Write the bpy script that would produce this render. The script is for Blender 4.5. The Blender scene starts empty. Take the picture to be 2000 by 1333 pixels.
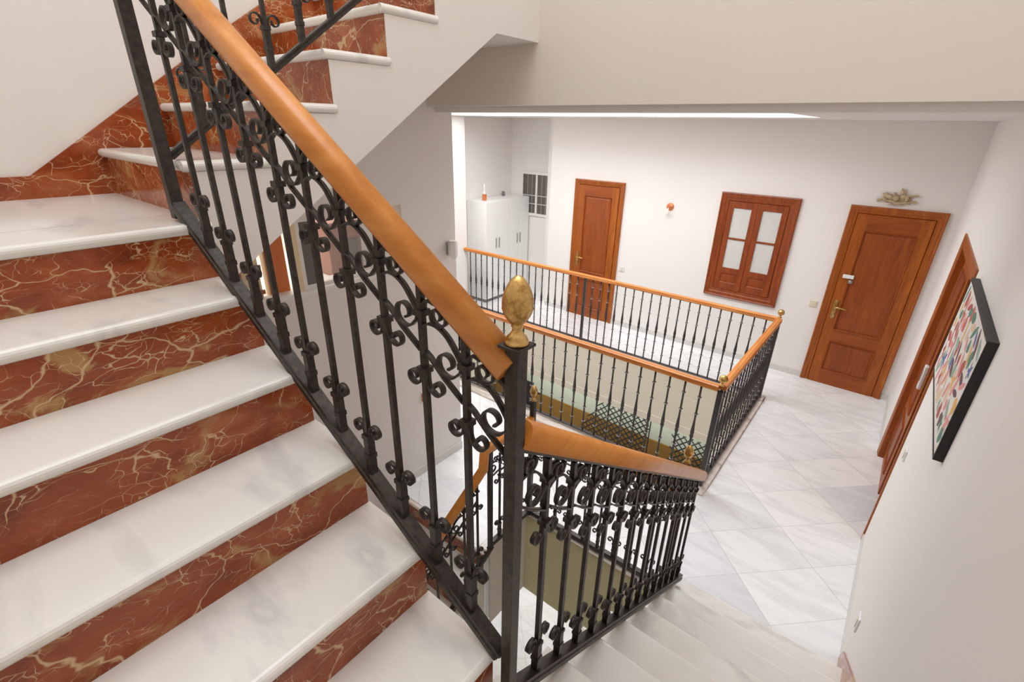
import bpy, math, random
from mathutils import Vector, Matrix

random.seed(7)
SC = bpy.context.scene
COL = SC.collection
PI = math.pi

# ------------------------------------------------------------------ camera
F_PX, PITCH, ROLL, YAW, CAM_H = 934.53, 0.42452, 0.01979, -0.67437, 2.84
fw = Vector((math.sin(YAW) * math.cos(PITCH), math.cos(YAW) * math.cos(PITCH), -math.sin(PITCH)))
r0 = Vector((math.cos(YAW), -math.sin(YAW), 0))
u0 = r0.cross(fw)
rt = math.cos(ROLL) * r0 + math.sin(ROLL) * u0
up = -math.sin(ROLL) * r0 + math.cos(ROLL) * u0
cam_d = bpy.data.cameras.new('camera')
cam = bpy.data.objects.new('camera', cam_d)
COL.objects.link(cam)
cam_d.sensor_width = 36.0
cam_d.lens = F_PX * 36.0 / 2000.0
cam_d.clip_start = 0.02
m = Matrix((rt, up, -fw)).transposed().to_4x4()
m.translation = Vector((0, 0, CAM_H))
cam.matrix_world = m
SC.camera = cam

# ------------------------------------------------------------------ world and light
world = bpy.data.worlds.new('sky')
SC.world = world
world.use_nodes = True
bg = world.node_tree.nodes['Background']
bg.inputs['Color'].default_value = (0.93, 0.96, 1.0, 1)
bg.inputs['Strength'].default_value = 0.7


def area_light(name, loc, sx, sy, power, color=(1, 1, 1), rot=(0, 0, 0)):
    d = bpy.data.lights.new(name, 'AREA')
    d.shape = 'RECTANGLE'
    d.size, d.size_y = sx, sy
    d.energy = power
    d.color = color
    o = bpy.data.objects.new(name, d)
    o.location = loc
    o.rotation_euler = rot
    COL.objects.link(o)
    return o


# daylight falling through the roof light over the stairs and the skylight over the open well
area_light('stair_rooflight', (-1.15, 0.95, 6.9), 3.0, 2.8, 110, (0.93, 0.965, 1.0))
area_light('well_skylight', (-3.1, 4.55, 3.62), 4.4, 1.8, 166, (0.95, 0.975, 1.0))
# unseen fill lights added to brighten the side room and the storey below
area_light('side_room_fill', (-3.45, 1.5, 2.62), 0.7, 1.2, 11, (1.0, 0.95, 0.88))
area_light('lower_storey_fill', (-3.0, 6.0, -0.86), 4.0, 0.5, 34, (1.0, 0.95, 0.86))
area_light('lower_stair_fill', (-1.15, 1.0, -1.46), 0.9, 0.6, 14, (1.0, 0.96, 0.88))

SC.view_settings.view_transform = 'Standard'
SC.view_settings.look = 'None'
SC.view_settings.gamma = 1.0
SC.view_settings.use_curve_mapping = False
SC.view_settings.exposure = -0.05
SC.cycles.diffuse_bounces = 6
SC.cycles.max_bounces = 10


# ------------------------------------------------------------------ materials
def srgb(r, g, b):
    f = lambda c: (c / 255 / 12.92) if c / 255 <= 0.04045 else ((c / 255 + 0.055) / 1.055) ** 2.4
    return (f(r), f(g), f(b), 1)


class NT:
    def __init__(s, name):
        s.m = bpy.data.materials.new(name)
        s.m.use_nodes = True
        s.t = s.m.node_tree
        s.b = s.t.nodes['Principled BSDF']

    def n(s, kind, **kw):
        o = s.t.nodes.new(kind)
        for k, v in kw.items():
            setattr(o, k, v)
        return o

    def l(s, a, b):
        s.t.links.new(a, b)

    def pos(s, scale=(1, 1, 1), rot=(0, 0, 0), kind='Position'):
        if kind == 'Position':
            g = s.n('ShaderNodeNewGeometry').outputs['Position']
        else:
            g = s.n('ShaderNodeTexCoord').outputs['Object']
        mp = s.n('ShaderNodeMapping')
        mp.inputs['Scale'].default_value = scale
        mp.inputs['Rotation'].default_value = rot
        s.l(g, mp.inputs['Vector'])
        return mp.outputs['Vector']

    def noise(s, vec, scale, detail=4, rough=0.55, dist=0.0):
        o = s.n('ShaderNodeTexNoise')
        o.inputs['Scale'].default_value = scale
        o.inputs['Detail'].default_value = detail
        o.inputs['Roughness'].default_value = rough
        o.inputs['Distortion'].default_value = dist
        s.l(vec, o.inputs['Vector'])
        return o

    def ramp(s, fac, stops):
        o = s.n('ShaderNodeValToRGB')
        e = o.color_ramp.elements
        while len(e) > 1:
            e.remove(e[-1])
        e[0].position, e[0].color = stops[0]
        for p, c in stops[1:]:
            k = e.new(p)
            k.color = c
        s.l(fac, o.inputs['Fac'])
        return o.outputs['Color']

    def mix(s, fac, a, b):
        o = s.n('ShaderNodeMix', data_type='RGBA')
        if isinstance(fac, (int, float)):
            o.inputs[0].default_value = fac
        else:
            s.l(fac, o.inputs[0])
        for i, c in ((6, a), (7, b)):
            if isinstance(c, tuple):
                o.inputs[i].default_value = c
            else:
                s.l(c, o.inputs[i])
        return o.outputs[2]

    def math(s, op, a, b=None):
        o = s.n('ShaderNodeMath', operation=op)
        for i, c in enumerate((a, b)):
            if c is None:
                continue
            if isinstance(c, (int, float)):
                o.inputs[i].default_value = c
            else:
                s.l(c, o.inputs[i])
        return o.outputs[0]

    def bump(s, h, strength=0.2, dist=0.002):
        o = s.n('ShaderNodeBump')
        o.inputs['Strength'].default_value = strength
        o.inputs['Distance'].default_value = dist
        s.l(h, o.inputs['Height'])
        s.l(o.outputs['Normal'], s.b.inputs['Normal'])

    def done(s, color, rough=0.5, metal=0.0, spec=0.5):
        if isinstance(color, tuple):
            s.b.inputs['Base Color'].default_value = color
        else:
            s.l(color, s.b.inputs['Base Color'])
        s.b.inputs['Roughness'].default_value = rough
        s.b.inputs['Metallic'].default_value = metal
        s.b.inputs['Specular IOR Level'].default_value = spec
        return s.m


BW = lambda v: (v, v, v, 1)


def plaster(name, c, amp=0.03):
    n = NT(name)
    p = n.pos()
    a = n.noise(p, 1.3, 3)
    c2 = tuple(min(1, x * (1 - amp)) for x in c[:3]) + (1,)
    col = n.mix(a.outputs['Fac'], c, c2)
    b = n.noise(p, 60, 3)
    n.bump(b.outputs['Fac'], 0.08, 0.001)
    return n.done(col, 0.85, spec=0.2)


def red_marble():
    n = NT('red_marble')
    p = n.pos((1.0, .75, 1.25), (.25, .2, .1))
    w = n.noise(p, 4.0, 4, 0.55)
    ws = n.n('ShaderNodeVectorMath', operation='SCALE')
    n.l(w.outputs['Color'], ws.inputs[0])
    ws.inputs['Scale'].default_value = 0.20
    ad = n.n('ShaderNodeVectorMath', operation='ADD')
    n.l(p, ad.inputs[0])
    n.l(ws.outputs[0], ad.inputs[1])
    base = n.noise(p, 7, 6, 0.62, 0.6)
    c = n.ramp(base.outputs['Fac'], [(0.28, srgb(112, 44, 12)), (0.45, srgb(142, 62, 22)), (0.58, srgb(156, 74, 32)),
                                     (0.72, srgb(180, 106, 62))])

    def vein(scale, width, lo, hi, mscale):
        v = n.n('ShaderNodeTexVoronoi', feature='DISTANCE_TO_EDGE')
        v.inputs['Scale'].default_value = scale
        n.l(ad.outputs[0], v.inputs['Vector'])
        mk = n.noise(p, mscale, 3)
        msk = n.ramp(mk.outputs['Fac'], [(lo, BW(0)), (hi, BW(1))])
        wv = n.math('MULTIPLY', msk, width)
        q = n.math('DIVIDE', v.outputs['Distance'], n.math('ADD', wv, 0.0008))
        return n.math('SUBTRACT', 1.0, n.math('MINIMUM', q, 1.0))

    v1 = vein(4.4, 0.020, 0.42, 0.66, 4.0)
    v2 = vein(10, 0.026, 0.46, 0.68, 6.0)
    v3 = vein(22, 0.040, 0.50, 0.72, 9.0)
    v4 = vein(38, 0.06, 0.54, 0.72, 13.0)
    vm = n.math('MAXIMUM', n.math('MAXIMUM', v1, n.math('MULTIPLY', v4, 0.7)), n.math('MAXIMUM', v2, v3))
    pt = n.noise(ad.outputs[0], 5.5, 4, 0.6, 0.8)
    patch = n.ramp(pt.outputs['Fac'], [(0.56, BW(0)), (0.66, BW(0.75))])
    c = n.mix(patch, c, srgb(186, 148, 92))
    c = n.mix(n.math('MINIMUM', n.math('MULTIPLY', vm, 1.1), 0.88), c, srgb(214, 184, 140))
    return n.done(c, 0.16, spec=0.5)


def white_marble(name, tint=(229, 225, 219), vein=(210, 207, 204), rough=0.16, scale=1.0):
    n = NT(name)
    p = n.pos((1.0 * scale, 2.6 * scale, 2.0 * scale), (0, 0, 0.5))
    a = n.noise(p, 1.8, 4, 0.55, 0.35)
    c = n.ramp(a.outputs['Fac'], [(0.36, srgb(*tint)), (0.55, srgb(*[min(255, x + 5) for x in tint])), (0.64, srgb(*vein)),
                                  (0.68, srgb(*tint)), (1, srgb(*tint))])
    b = n.noise(n.pos(), 1.7, 3)
    w = n.ramp(b.outputs['Fac'], [(0.4, BW(0)), (0.75, BW(0.30))])
    c = n.mix(w, c, srgb(214, 200, 176))
    oi = n.n('ShaderNodeObjectInfo').outputs['Random']
    c = n.mix(n.ramp(oi, [(0.0, BW(0)), (1.0, BW(0.35))]), c, srgb(*[x - 22 for x in tint]))
    return n.done(c, rough)


def floor_tiles():
    n = NT('floor_marble')
    T, TV = 0.383, 0.5675
    g = n.n('ShaderNodeNewGeometry').outputs['Position']
    sx = n.n('ShaderNodeSeparateXYZ')
    n.l(g, sx.inputs[0])
    r = 0.70710678
    u = n.math('ADD', n.math('MULTIPLY', n.math('SUBTRACT', sx.outputs['X'], sx.outputs['Y']), r / T), 1.821 / T + 40)
    v = n.math('ADD', n.math('MULTIPLY', n.math('ADD', sx.outputs['X'], sx.outputs['Y']), r / TV), -1.868 / TV + 40)
    fu, fv = n.math('FRACT', u), n.math('FRACT', v)
    iu, iv = n.math('FLOOR', u), n.math('FLOOR', v)
    e = n.math('MINIMUM', n.math('MINIMUM', fu, n.math('SUBTRACT', 1.0, fu)), n.math('MINIMUM', fv, n.math('SUBTRACT', 1.0, fv)))
    joint = n.math('LESS_THAN', e, 0.006)
    cb = n.n('ShaderNodeCombineXYZ')
    n.l(iu, cb.inputs[0])
    n.l(iv, cb.inputs[1])
    wn = n.n('ShaderNodeTexWhiteNoise', noise_dimensions='2D')
    n.l(cb.outputs[0], wn.inputs['Vector'])
    sc = n.n('ShaderNodeVectorMath', operation='SCALE')
    n.l(wn.outputs['Color'], sc.inputs[0])
    sc.inputs['Scale'].default_value = 9.0
    ad = n.n('ShaderNodeVectorMath', operation='ADD')
    n.l(g, ad.inputs[0])
    n.l(sc.outputs[0], ad.inputs[1])
    mp = n.n('ShaderNodeMapping')
    mp.inputs['Scale'].default_value = (1.0, 4.5, 1)
    mp.inputs['Rotation'].default_value = (0, 0, 0.95)
    n.l(ad.outputs[0], mp.inputs['Vector'])
    a = n.noise(mp.outputs['Vector'], 1.8, 5, 0.6, 0.6)
    base = n.ramp(wn.outputs['Value'], [(0.0, srgb(220, 221, 224)), (0.2, srgb(238, 239, 240)), (1.0, srgb(244, 244, 243))])
    st = n.ramp(a.outputs['Fac'], [(0.46, BW(0)), (0.62, BW(0.28)), (0.74, BW(0.08))])
    c = n.mix(st, base, srgb(188, 189, 192))
    c = n.mix(n.math('MULTIPLY', joint, 0.32), c, srgb(150, 148, 146))
    return n.done(c, 0.22)


def wood(name, c1, c2, c3, axis='z', rough=0.38, scale=1.0, coord='Object'):
    n = NT(name)
    sc = {'x': (1.2, 14, 14), 'y': (14, 1.2, 14), 'z': (14, 14, 1.2)}[axis]
    p = n.pos(tuple(x * scale for x in sc), kind=coord)
    a = n.noise(p, 1.6, 6, 0.62, 1.5)
    c = n.ramp(a.outputs['Fac'], [(0.30, c1), (0.5, c2), (0.70, c3)])
    f = n.noise(n.pos(tuple(x * scale * 3 for x in sc), kind=coord), 3, 3)
    c = n.mix(n.ramp(f.outputs['Fac'], [(0.5, BW(0)), (0.7, BW(0.35))]), c, c1)
    return n.done(c, rough)


def plain(name, c, rough=0.5, metal=0.0, nz=0.0, spec=0.5):
    n = NT(name)
    if nz:
        p = n.pos()
        a = n.noise(p, 35, 4)
        c2 = tuple(x * (1 - nz) for x in c[:3]) + (1,)
        col = n.mix(a.outputs['Fac'], c, c2)
        n.bump(a.outputs['Fac'], 0.15, 0.001)
        return n.done(col, rough, metal, spec)
    return n.done(c, rough, metal, spec)


def brass():
    n = NT('brass')
    a = n.noise(n.pos(), 30, 5, 0.7)
    c = n.ramp(a.outputs['Fac'], [(0.35, srgb(150, 114, 62)), (0.5, srgb(206, 168, 104)), (0.65, srgb(226, 194, 134))])
    rr = n.ramp(a.outputs['Fac'], [(0.35, BW(0.5)), (0.6, BW(0.24))])
    n.l(rr, n.b.inputs['Roughness'])
    n.done(c, 0.3, 1.0)
    n.l(rr, n.b.inputs['Roughness'])
    return n.m


def glass(name, col, alpha, rough=0.05):
    n = NT(name)
    n.b.inputs['Alpha'].default_value = alpha
    return n.done(col, rough)


def iron():
    n = NT('wrought_iron')
    a = n.noise(n.pos(), 60, 4, 0.6)
    c = n.ramp(a.outputs['Fac'], [(0.3, srgb(46, 41, 38)), (0.7, srgb(74, 67, 62))])
    n.bump(a.outputs['Fac'], 0.25, 0.0008)
    return n.done(c, 0.42, 0.55)


M = dict(
    wall=plaster('stair_plaster', srgb(231, 225, 219)),
    wall_w=plaster('gallery_plaster', srgb(236, 232, 228)),
    ceil=plaster('ceiling_plaster', srgb(238, 235, 232)),
    soffit=plaster('slab_plaster', srgb(226, 218, 209)),
    olive=plaster('shaded_plaster', srgb(214, 208, 168)),  # olive tone stands in for shade on the slab edge
    cream=plaster('cream_plaster', srgb(232, 225, 208)),
    green=plaster('sage_plaster', srgb(182, 190, 176)),
    brown=plaster('brown_dado_paint', srgb(134, 102, 52)),
    red=red_marble(),
    white=white_marble('tread_marble'),
    curb=white_marble('curb_marble', (228, 218, 210), (190, 176, 166)),
    skirt=plain('skirting_marble', srgb(214, 210, 206), 0.3),
    floor=floor_tiles(),
    rail=wood('handrail_wood', srgb(184, 108, 36), srgb(204, 130, 54), srgb(214, 146, 72), 'x', 0.30, 0.45),
    rail_w=wood('well_handrail_wood', srgb(180, 102, 44), srgb(208, 134, 66), srgb(220, 152, 86), 'x', 0.30, 0.45),
    door=wood('door_wood', srgb(136, 66, 8), srgb(158, 80, 12), srgb(178, 98, 22), 'z', 0.40),
    doorh=wood('door_wood_crosswise', srgb(130, 58, 10), srgb(150, 72, 14), srgb(168, 88, 22), 'x', 0.40),
    dwood=wood('dark_shutter_wood', srgb(112, 46, 14), srgb(138, 62, 18), srgb(158, 76, 24), 'z', 0.38),
    panel=wood('door_panel_wood', srgb(124, 54, 6), srgb(142, 66, 10), srgb(160, 80, 18), 'z', 0.42),
    iron=iron(),
    iron_l=plain('painted_iron', srgb(74, 70, 68), 0.42, 0.5),
    ring=plain('pale_ring_metal', srgb(150, 146, 146), 0.35, 0.7),
    brass=brass(),
    alu=plain('white_lacquer', srgb(232, 230, 226), 0.4),
    lacq=plain('wardrobe_lacquer', srgb(236, 236, 234), 0.45),
    steel=plain('brushed_steel', srgb(176, 176, 174), 0.35, 0.8),
    curtain=plain('white_curtain', srgb(226, 226, 222), 0.9, 0, 0.03),
    darkglass=plain('dark_glass', srgb(96, 90, 86), 0.15),
    frame=plain('black_frame', srgb(24, 23, 24), 0.5),
    canvas=plain('canvas_white', srgb(228, 222, 216), 0.9),
    copper=plain('copper_metal', srgb(222, 132, 84), 0.35, 0.4),
    opal=plain('opal_glass', srgb(250, 240, 232), 0.3),
    gold=plain('antique_gilt', srgb(206, 184, 148), 0.5, 0.1, 0.35),
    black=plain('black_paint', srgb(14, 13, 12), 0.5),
    redp=plain('red_tape', srgb(170, 30, 34), 0.6),
    whitep=plain('white_tape', srgb(226, 220, 214), 0.6),
    plastic=plain('white_plastic', srgb(232, 232, 232), 0.35),
    ivory=plain('ivory_plastic', srgb(222, 212, 190), 0.4),
    pinewood=plain('orange_board', srgb(214, 122, 66), 0.5, 0, 0.12),
    slat=plain('cream_slat', srgb(232, 208, 170), 0.6),
    cab=plain('mauve_wood', srgb(158, 104, 84), 0.5, 0, 0.1),
    grey=plain('grey_object', srgb(120, 118, 116), 0.5),
    clear=glass('clear_glass', srgb(236, 234, 230), 0.45),
    pane=glass('window_glass', srgb(236, 238, 238), 0.14),
)


# ------------------------------------------------------------------ mesh helpers
class MB:
    def __init__(s):
        s.v, s.f, s.mi, s.sm = [], [], [], []

    def add(s, vs, fs, mi=0, smooth=False):
        o = len(s.v)
        s.v += [tuple(x) for x in vs]
        for f in fs:
            s.f.append(tuple(i + o for i in f))
            s.mi.append(mi)
            s.sm.append(smooth)
        return s

    def box(s, x0, y0, z0, x1, y1, z1, mi=0):
        v = [(x, y, z) for x in (x0, x1) for y in (y0, y1) for z in (z0, z1)]
        return s.add(v, [(0, 1, 3, 2), (4, 6, 7, 5), (0, 4, 5, 1), (2, 3, 7, 6), (0, 2, 6, 4), (1, 5, 7, 3)], mi)

    def prism(s, pts, f3, d0, d1, mi=0, smooth=False):
        """pts: closed 2D outline; f3(a, b, d) -> 3D point; extruded from d0 to d1"""
        n = len(pts)
        vs = [f3(a, b, d0) for a, b in pts] + [f3(a, b, d1) for a, b in pts]
        s.add(vs, [(i, (i + 1) % n, n + (i + 1) % n, n + i) for i in range(n)], mi, smooth)
        s.add(vs, [tuple(range(n))[::-1], tuple(range(n, 2 * n))], mi)
        return s

    def lathe(s, prof, c=(0, 0, 0), seg=16, mi=0, smooth=True, axis='z'):
        vs, fs = [], []
        n = len(prof)
        for k in range(seg):
            a = 2 * PI * k / seg
            for r, h in prof:
                if axis == 'z':
                    vs.append((c[0] + r * math.cos(a), c[1] + r * math.sin(a), c[2] + h))
                elif axis == 'y':
                    vs.append((c[0] + r * math.cos(a), c[1] + h, c[2] + r * math.sin(a)))
                else:
                    vs.append((c[0] + h, c[1] + r * math.cos(a), c[2] + r * math.sin(a)))
        for k in range(seg):
            k2 = (k + 1) % seg
            for i in range(n - 1):
                fs.append((k * n + i, k2 * n + i, k2 * n + i + 1, k * n + i + 1))
        s.add(vs, fs, mi, smooth)
        s.add(vs, [tuple(k * n for k in range(seg))[::-1], tuple(k * n + n - 1 for k in range(seg))], mi)
        return s

    def strip(s, pts, width, thick, mi=0, y0=0.0):
        """flat iron strip following 2D points in the x-z plane, WIDTH along y"""
        n = len(pts)
        vs, fs = [], []
        for i, (x, z) in enumerate(pts):
            a = pts[max(i - 1, 0)]
            b = pts[min(i + 1, n - 1)]
            tx, tz = b[0] - a[0], b[1] - a[1]
            L = math.hypot(tx, tz) or 1
            nx, nz = -tz / L * thick / 2, tx / L * thick / 2
            for sy in (-width / 2, width / 2):
                vs.append((x + nx, y0 + sy, z + nz))
                vs.append((x - nx, y0 + sy, z - nz))
        for i in range(n - 1):
            o, p = 4 * i, 4 * i + 4
            fs += [(o, o + 2, p + 2, p), (o + 1, p + 1, p + 3, o + 3)]
            fs += [(o, p, p + 1, o + 1), (o + 2, o + 3, p + 3, p + 2)]
        s.add(vs, fs, mi, True)
        s.add(vs, [(0, 1, 3, 2), (4 * n - 4, 4 * n - 2, 4 * n - 1, 4 * n - 3)], mi)
        return s

    def sweep(s, prof, path, mi=0, smooth=True, side=Vector((0, 1, 0))):
        """profile (a: sideways, b: up) swept along a 3D path, mitred"""
        n = len(prof)
        vs, fs = [], []
        P = [Vector(p) for p in path]
        for i, p in enumerate(P):
            d0 = (P[i] - P[i - 1]).normalized() if i else (P[1] - P[0]).normalized()
            d1 = (P[i + 1] - P[i]).normalized() if i < len(P) - 1 else d0
            t = (d0 + d1).normalized()
            k = 1 / max(0.3, t.dot(d0))
            sd = Vector(side)
            nu = sd.cross(t).normalized()
            if nu.z < 0:
                nu = -nu
            if abs(nu.z) < 1e-3 and nu.x < 0:
                nu = -nu
            for a, b in prof:
                vs.append(p + sd * a + nu * b * k)
        for i in range(len(P) - 1):
            for j in range(n):
                j2 = (j + 1) % n
                fs.append((i * n + j, i * n + j2, (i + 1) * n + j2, (i + 1) * n + j))
        s.add(vs, fs, mi, smooth)
        s.add(vs, [tuple(range(n))[::-1], tuple(range((len(P) - 1) * n, len(P) * n))], mi)
        return s

    def ell(s, c, r, mi=0, seg=12, rings=8, rot=0.0):
        vs, fs = [], []
        cr, sr = math.cos(rot), math.sin(rot)
        for i in range(rings + 1):
            th = PI * i / rings
            for k in range(seg):
                a = 2 * PI * k / seg
                x, y, z = r[0] * math.sin(th) * math.cos(a), r[1] * math.sin(th) * math.sin(a), r[2] * math.cos(th)
                vs.append((c[0] + x * cr - z * sr, c[1] + y, c[2] + x * sr + z * cr))
        for i in range(rings):
            for k in range(seg):
                k2 = (k + 1) % seg
                fs.append((i * seg + k, i * seg + k2, (i + 1) * seg + k2, (i + 1) * seg + k))
        return s.add(vs, fs, mi, True)

    def mesh(s, name, mats):
        me = bpy.data.meshes.new(name)
        me.from_pydata(s.v, [], s.f)
        for mm in (mats if isinstance(mats, (list, tuple)) else [mats]):
            me.materials.append(mm)
        for p, mi, sm in zip(me.polygons, s.mi, s.sm):
            p.material_index = mi
            p.use_smooth = sm
        me.validate()
        import bmesh
        bm = bmesh.new()
        bm.from_mesh(me)
        bmesh.ops.remove_doubles(bm, verts=bm.verts, dist=1e-6)
        bmesh.ops.recalc_face_normals(bm, faces=bm.faces)
        bm.to_mesh(me)
        bm.free()
        return me

    def build(s, name, mats, parent=None, loc=None, bevel=0.0):
        o = bpy.data.objects.new(name, s.mesh(name, mats))
        COL.objects.link(o)
        if parent:
            o.parent = parent
        if loc is not None:
            o.location = loc
        if bevel:
            b = o.modifiers.new('bevel', 'BEVEL')
            b.width = bevel
            b.segments = 2
            b.limit_method = 'ANGLE'
        return o


def tag(o, label=None, cat=None, group=None, kind=None):
    if label:
        o['label'] = label
    if cat:
        o['category'] = cat
    if group:
        o['group'] = group
    if kind:
        o['kind'] = kind
    return o


def empty(name, loc, rz=0.0, label=None, cat=None, group=None, kind=None):
    o = bpy.data.objects.new(name, None)
    COL.objects.link(o)
    o.location = loc
    o.rotation_euler = (0, 0, rz)
    o.empty_display_size = 0.1
    return tag(o, label, cat, group, kind)


def inst(mesh, name, parent, loc=(0, 0, 0)):
    o = bpy.data.objects.new(name, mesh)
    COL.objects.link(o)
    o.parent = parent
    o.location = loc
    return o


def struct(name, mb, mat, label=None):
    o = mb.build(name, mat)
    return tag(o, label, None, None, 'structure')


# ------------------------------------------------------------------ levels
R = 0.18125
XW, YB, XL, YBACK = 0.411, 6.48, -2.72, -0.50     # right wall, far wall, left stair wall, wall behind the stairs
LZ = -3.8                                          # lower storey floor
CZ = 2.95                                          # gallery ceiling
xz = lambda a, b, d: (a, d, b)                     # outline in x-z, extruded along y
yz = lambda a, b, d: (d, a, b)                     # outline in y-z, extruded along x
xy = lambda a, b, d: (a, b, d)                     # outline in x-y, extruded along z

# ================================================================== SETTING
# gallery floor (slab with the open well and the stair opening)
fl = MB()
WX0, WX1, WY0, WY1 = -5.46, -0.80, 3.62, 5.50      # well void
SX0, SX1 = -1.74, -0.53                            # stair opening in x
zt, zb = 0.0, -0.80
for (a, b, c, d) in [(-7.2, WY1, XW + .25, 7.3), (WX1, WY0, XW + .25, WY1), (-7.2, 2.40, XW + .25, WY0), (-7.2, WY0, WX0, WY1),
                     (XL - .3, 1.89, SX0, 2.40)]:
    fl.box(a, b, zb, c, d, zt)
struct('floor', fl, M['floor'], 'white marble floor of the gallery laid in diagonal tiles')

# slab faces towards the openings, the olive one with shade put into its colour
struct('trim_1', MB().box(WX0, WY1 - .012, -.80, WX1, WY1 - .001, -.035), M['cream'], 'cream painted slab edge on the far side of the well')
struct('trim_2', MB().box(SX0, 2.388, -.86, SX1, 2.399, -.035), M['olive'], 'slab edge below the landing railing, tinted olive for shade')
struct('trim_3', MB().box(SX0 - .001, 1.95, -.86, SX0 + .012, 2.388, -.035), M['soffit'], 'beige slab edge left of the stair opening')
struct('trim_4', MB().box(WX0, WY0 + .001, -.80, WX1, WY0 + .012, -.035), M['cream'], 'cream slab edge on the near side of the well')
struct('trim_5', MB().box(WX1 - .012, WY0, -.80, WX1 - .001, WY1, -.035), M['cream'], 'cream slab edge on the right side of the well')
struct('trim_6', MB().box(WX0, WY1 - .018, -.80, WX1, WY1 - .012, -.70), M['cream'], 'thin moulding along the cream slab edge')

# curbs round the openings
cb = MB()
cb.box(WX0, WY0 - .13, 0, -.70, WY0 + .03, .022)
cb.box(WX1 - .03, WY0 + .03, 0, -.70, WY1 - .03, .022)
cb.box(WX0, WY1 - .03, 0, -.70, WY1 + .13, .022)
struct('trim_7', cb, M['curb'], 'marble curb around the open well').modifiers.new('b', 'BEVEL').width = .006
cb = MB()
cb.box(SX0 - .04, 2.36, 0, -.53, 2.46, .02)
cb.box(SX0 - .04, 1.88, 0, SX0 + .035, 2.36, .02)
struct('trim_8', cb, M['curb'], 'marble curb under the landing railing').modifiers.new('b', 'BEVEL').width = .006

# right wall with the doorway (y 3.90 - 5.16, z < 2.03)
DY0, DY1, DZ = 3.90, 5.16, 2.03
w = MB()
w.box(XW, YBACK, LZ, XW + .2, DY0, 7)
w.box(XW, DY1, LZ, XW + .2, YB + .2, 7)
w.box(XW, DY0, DZ, XW + .2, DY1, 7)
w.box(XW, DY0, LZ, XW + .2, DY1, -.001)
struct('wall_right', w, M['wall_w'], 'plain white wall on the right of the stairs and corridor')

# far wall with recess on its left
w = MB().box(-4.47, YB, -.80, XW, YB + .2, 3.7)
struct('wall_far', w, M['wall_w'], 'white far wall of the gallery with two wooden doors')
w = MB().box(-4.67, YB + .2, 0, -4.47, 7.02, 3.7)
struct('wall_recess_side', w, M['wall_w'])
w = MB().box(-5.90, 7.02, 0, -4.47, 7.2, 3.7)
struct('wall_recess', w, M['wall_w'], 'white wall of the recess behind the wardrobe')
w = MB().box(-5.90, 5.60, 0, -5.70, 7.02, 3.7)
struct('wall_recess_left', w, M['wall_w'])
w = MB().box(-5.90, 2.40, LZ, -5.46, 5.60, 3.7)
struct('wall_west', w, M['wall_w'], 'white wall at the left end of the well')
struct('wall_gallery_near', MB().box(-5.46, 2.40, 0, XL - .2, 2.66, 3.7), M['wall_w'])

# left wall of the stairs with the pass-through window (y 1.0 - 2.15, z 1.88 - 2.325)
PY0, PY1, PZ0, PZ1 = 0.95, 2.148, 1.885, 2.325
w = MB()
w.box(XL - .2, YBACK, LZ, XL, PY0, 7)
w.box(XL - .2, PY1, LZ, XL, 2.66, 7)
w.box(XL - .2, PY0, LZ, XL, PY1, PZ0)
w.box(XL - .2, PY0, PZ1, XL, PY1, 7)
struct('wall_left', w, M['wall'], 'plain wall on the left of the stairs with a pass-through window')
struct('wall_back', MB().box(XL - .2, YBACK - .2, LZ, XW + .2, YBACK, 7), M['wall'])

# wall above the opening between stairs and gallery
struct('wall_upper', MB().box(XL, 2.43, 2.943, XW, 2.50, 7), M['soffit'], 'beige wall over the opening to the gallery')
struct('trim_9', MB().box(XL, 2.50, 2.91, XW, 2.66, 3.7), M['wall_w'], 'white lintel edge over the opening to the gallery')

# gallery ceiling with skylight opening
KX0, KX1, KY0, KY1 = -5.30, -.85, 3.62, 5.50
c = MB()
for (a, b, cc, d) in [(-5.9, KY1, XW, 7.2), (KX1, KY0, XW, KY1), (-5.9, 2.66, XW, KY0), (-5.9, KY0, KX0, KY1)]:
    c.box(a, b, CZ, cc, d, CZ + .7)
struct('ceiling', c, M['ceil'], 'white gallery ceiling with the skylight over the well')

# skirtings
struct('baseboard_far', MB().box(-3.185, YB - .012, 0, -.495, YB, .075).box(-4.47, YB - .012, 0, -4.0, YB, .075).box(.335, YB - .012, 0, XW, YB, .075), M['skirt'])
struct('baseboard_right', MB().box(XW - .01, 2.62, 0, XW, 3.81, .06).box(XW - .01, 5.25, 0, XW, YB - .012, .075), M['skirt'])
struct('baseboard_left', MB().box(XL, 1.90, 0, XL + .012, 2.66, .08), M['skirt'])

# lower storey
struct('floor_lower', MB().box(-7, YBACK, LZ - .1, 1.2, 7.5, LZ), M['floor'], 'white marble floor of the storey below')
w = MB()
w.box(-7, YB, -1.78, XW, YB + .2, -.801)
struct('wall_lower', w, M['green'], 'pale green wall of the storey below')
w = MB().box(-4.42, YB - .02, LZ, XW, YB + .2, -1.78).box(-7, YB, LZ, -4.42, YB + .2, -1.84)
struct('trim_10', w, M['brown'], 'brown dado on the wall of the storey below')
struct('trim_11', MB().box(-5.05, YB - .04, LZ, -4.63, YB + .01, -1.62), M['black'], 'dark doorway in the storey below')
struct('wall_lower_left', MB().box(-5.9, 2.4, LZ, -5.7, 7, -.8), M['cream'])

# ================================================================== STAIRS
def bull(a0, a1, z, th, sgn):
    """tread cross-section: nose at a1 (direction sgn), back at a0, top at z"""
    r = th / 2
    pts = [(a0, z), (a1 - sgn * r, z)]
    for i in range(1, 8):
        t = PI / 2 - PI * i / 8
        pts.append((a1 - sgn * r + sgn * r * math.cos(t), z - r + r * math.sin(t)))
    pts += [(a1 - sgn * r, z - th), (a0, z - th)]
    return pts


TH = 0.034
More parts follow.
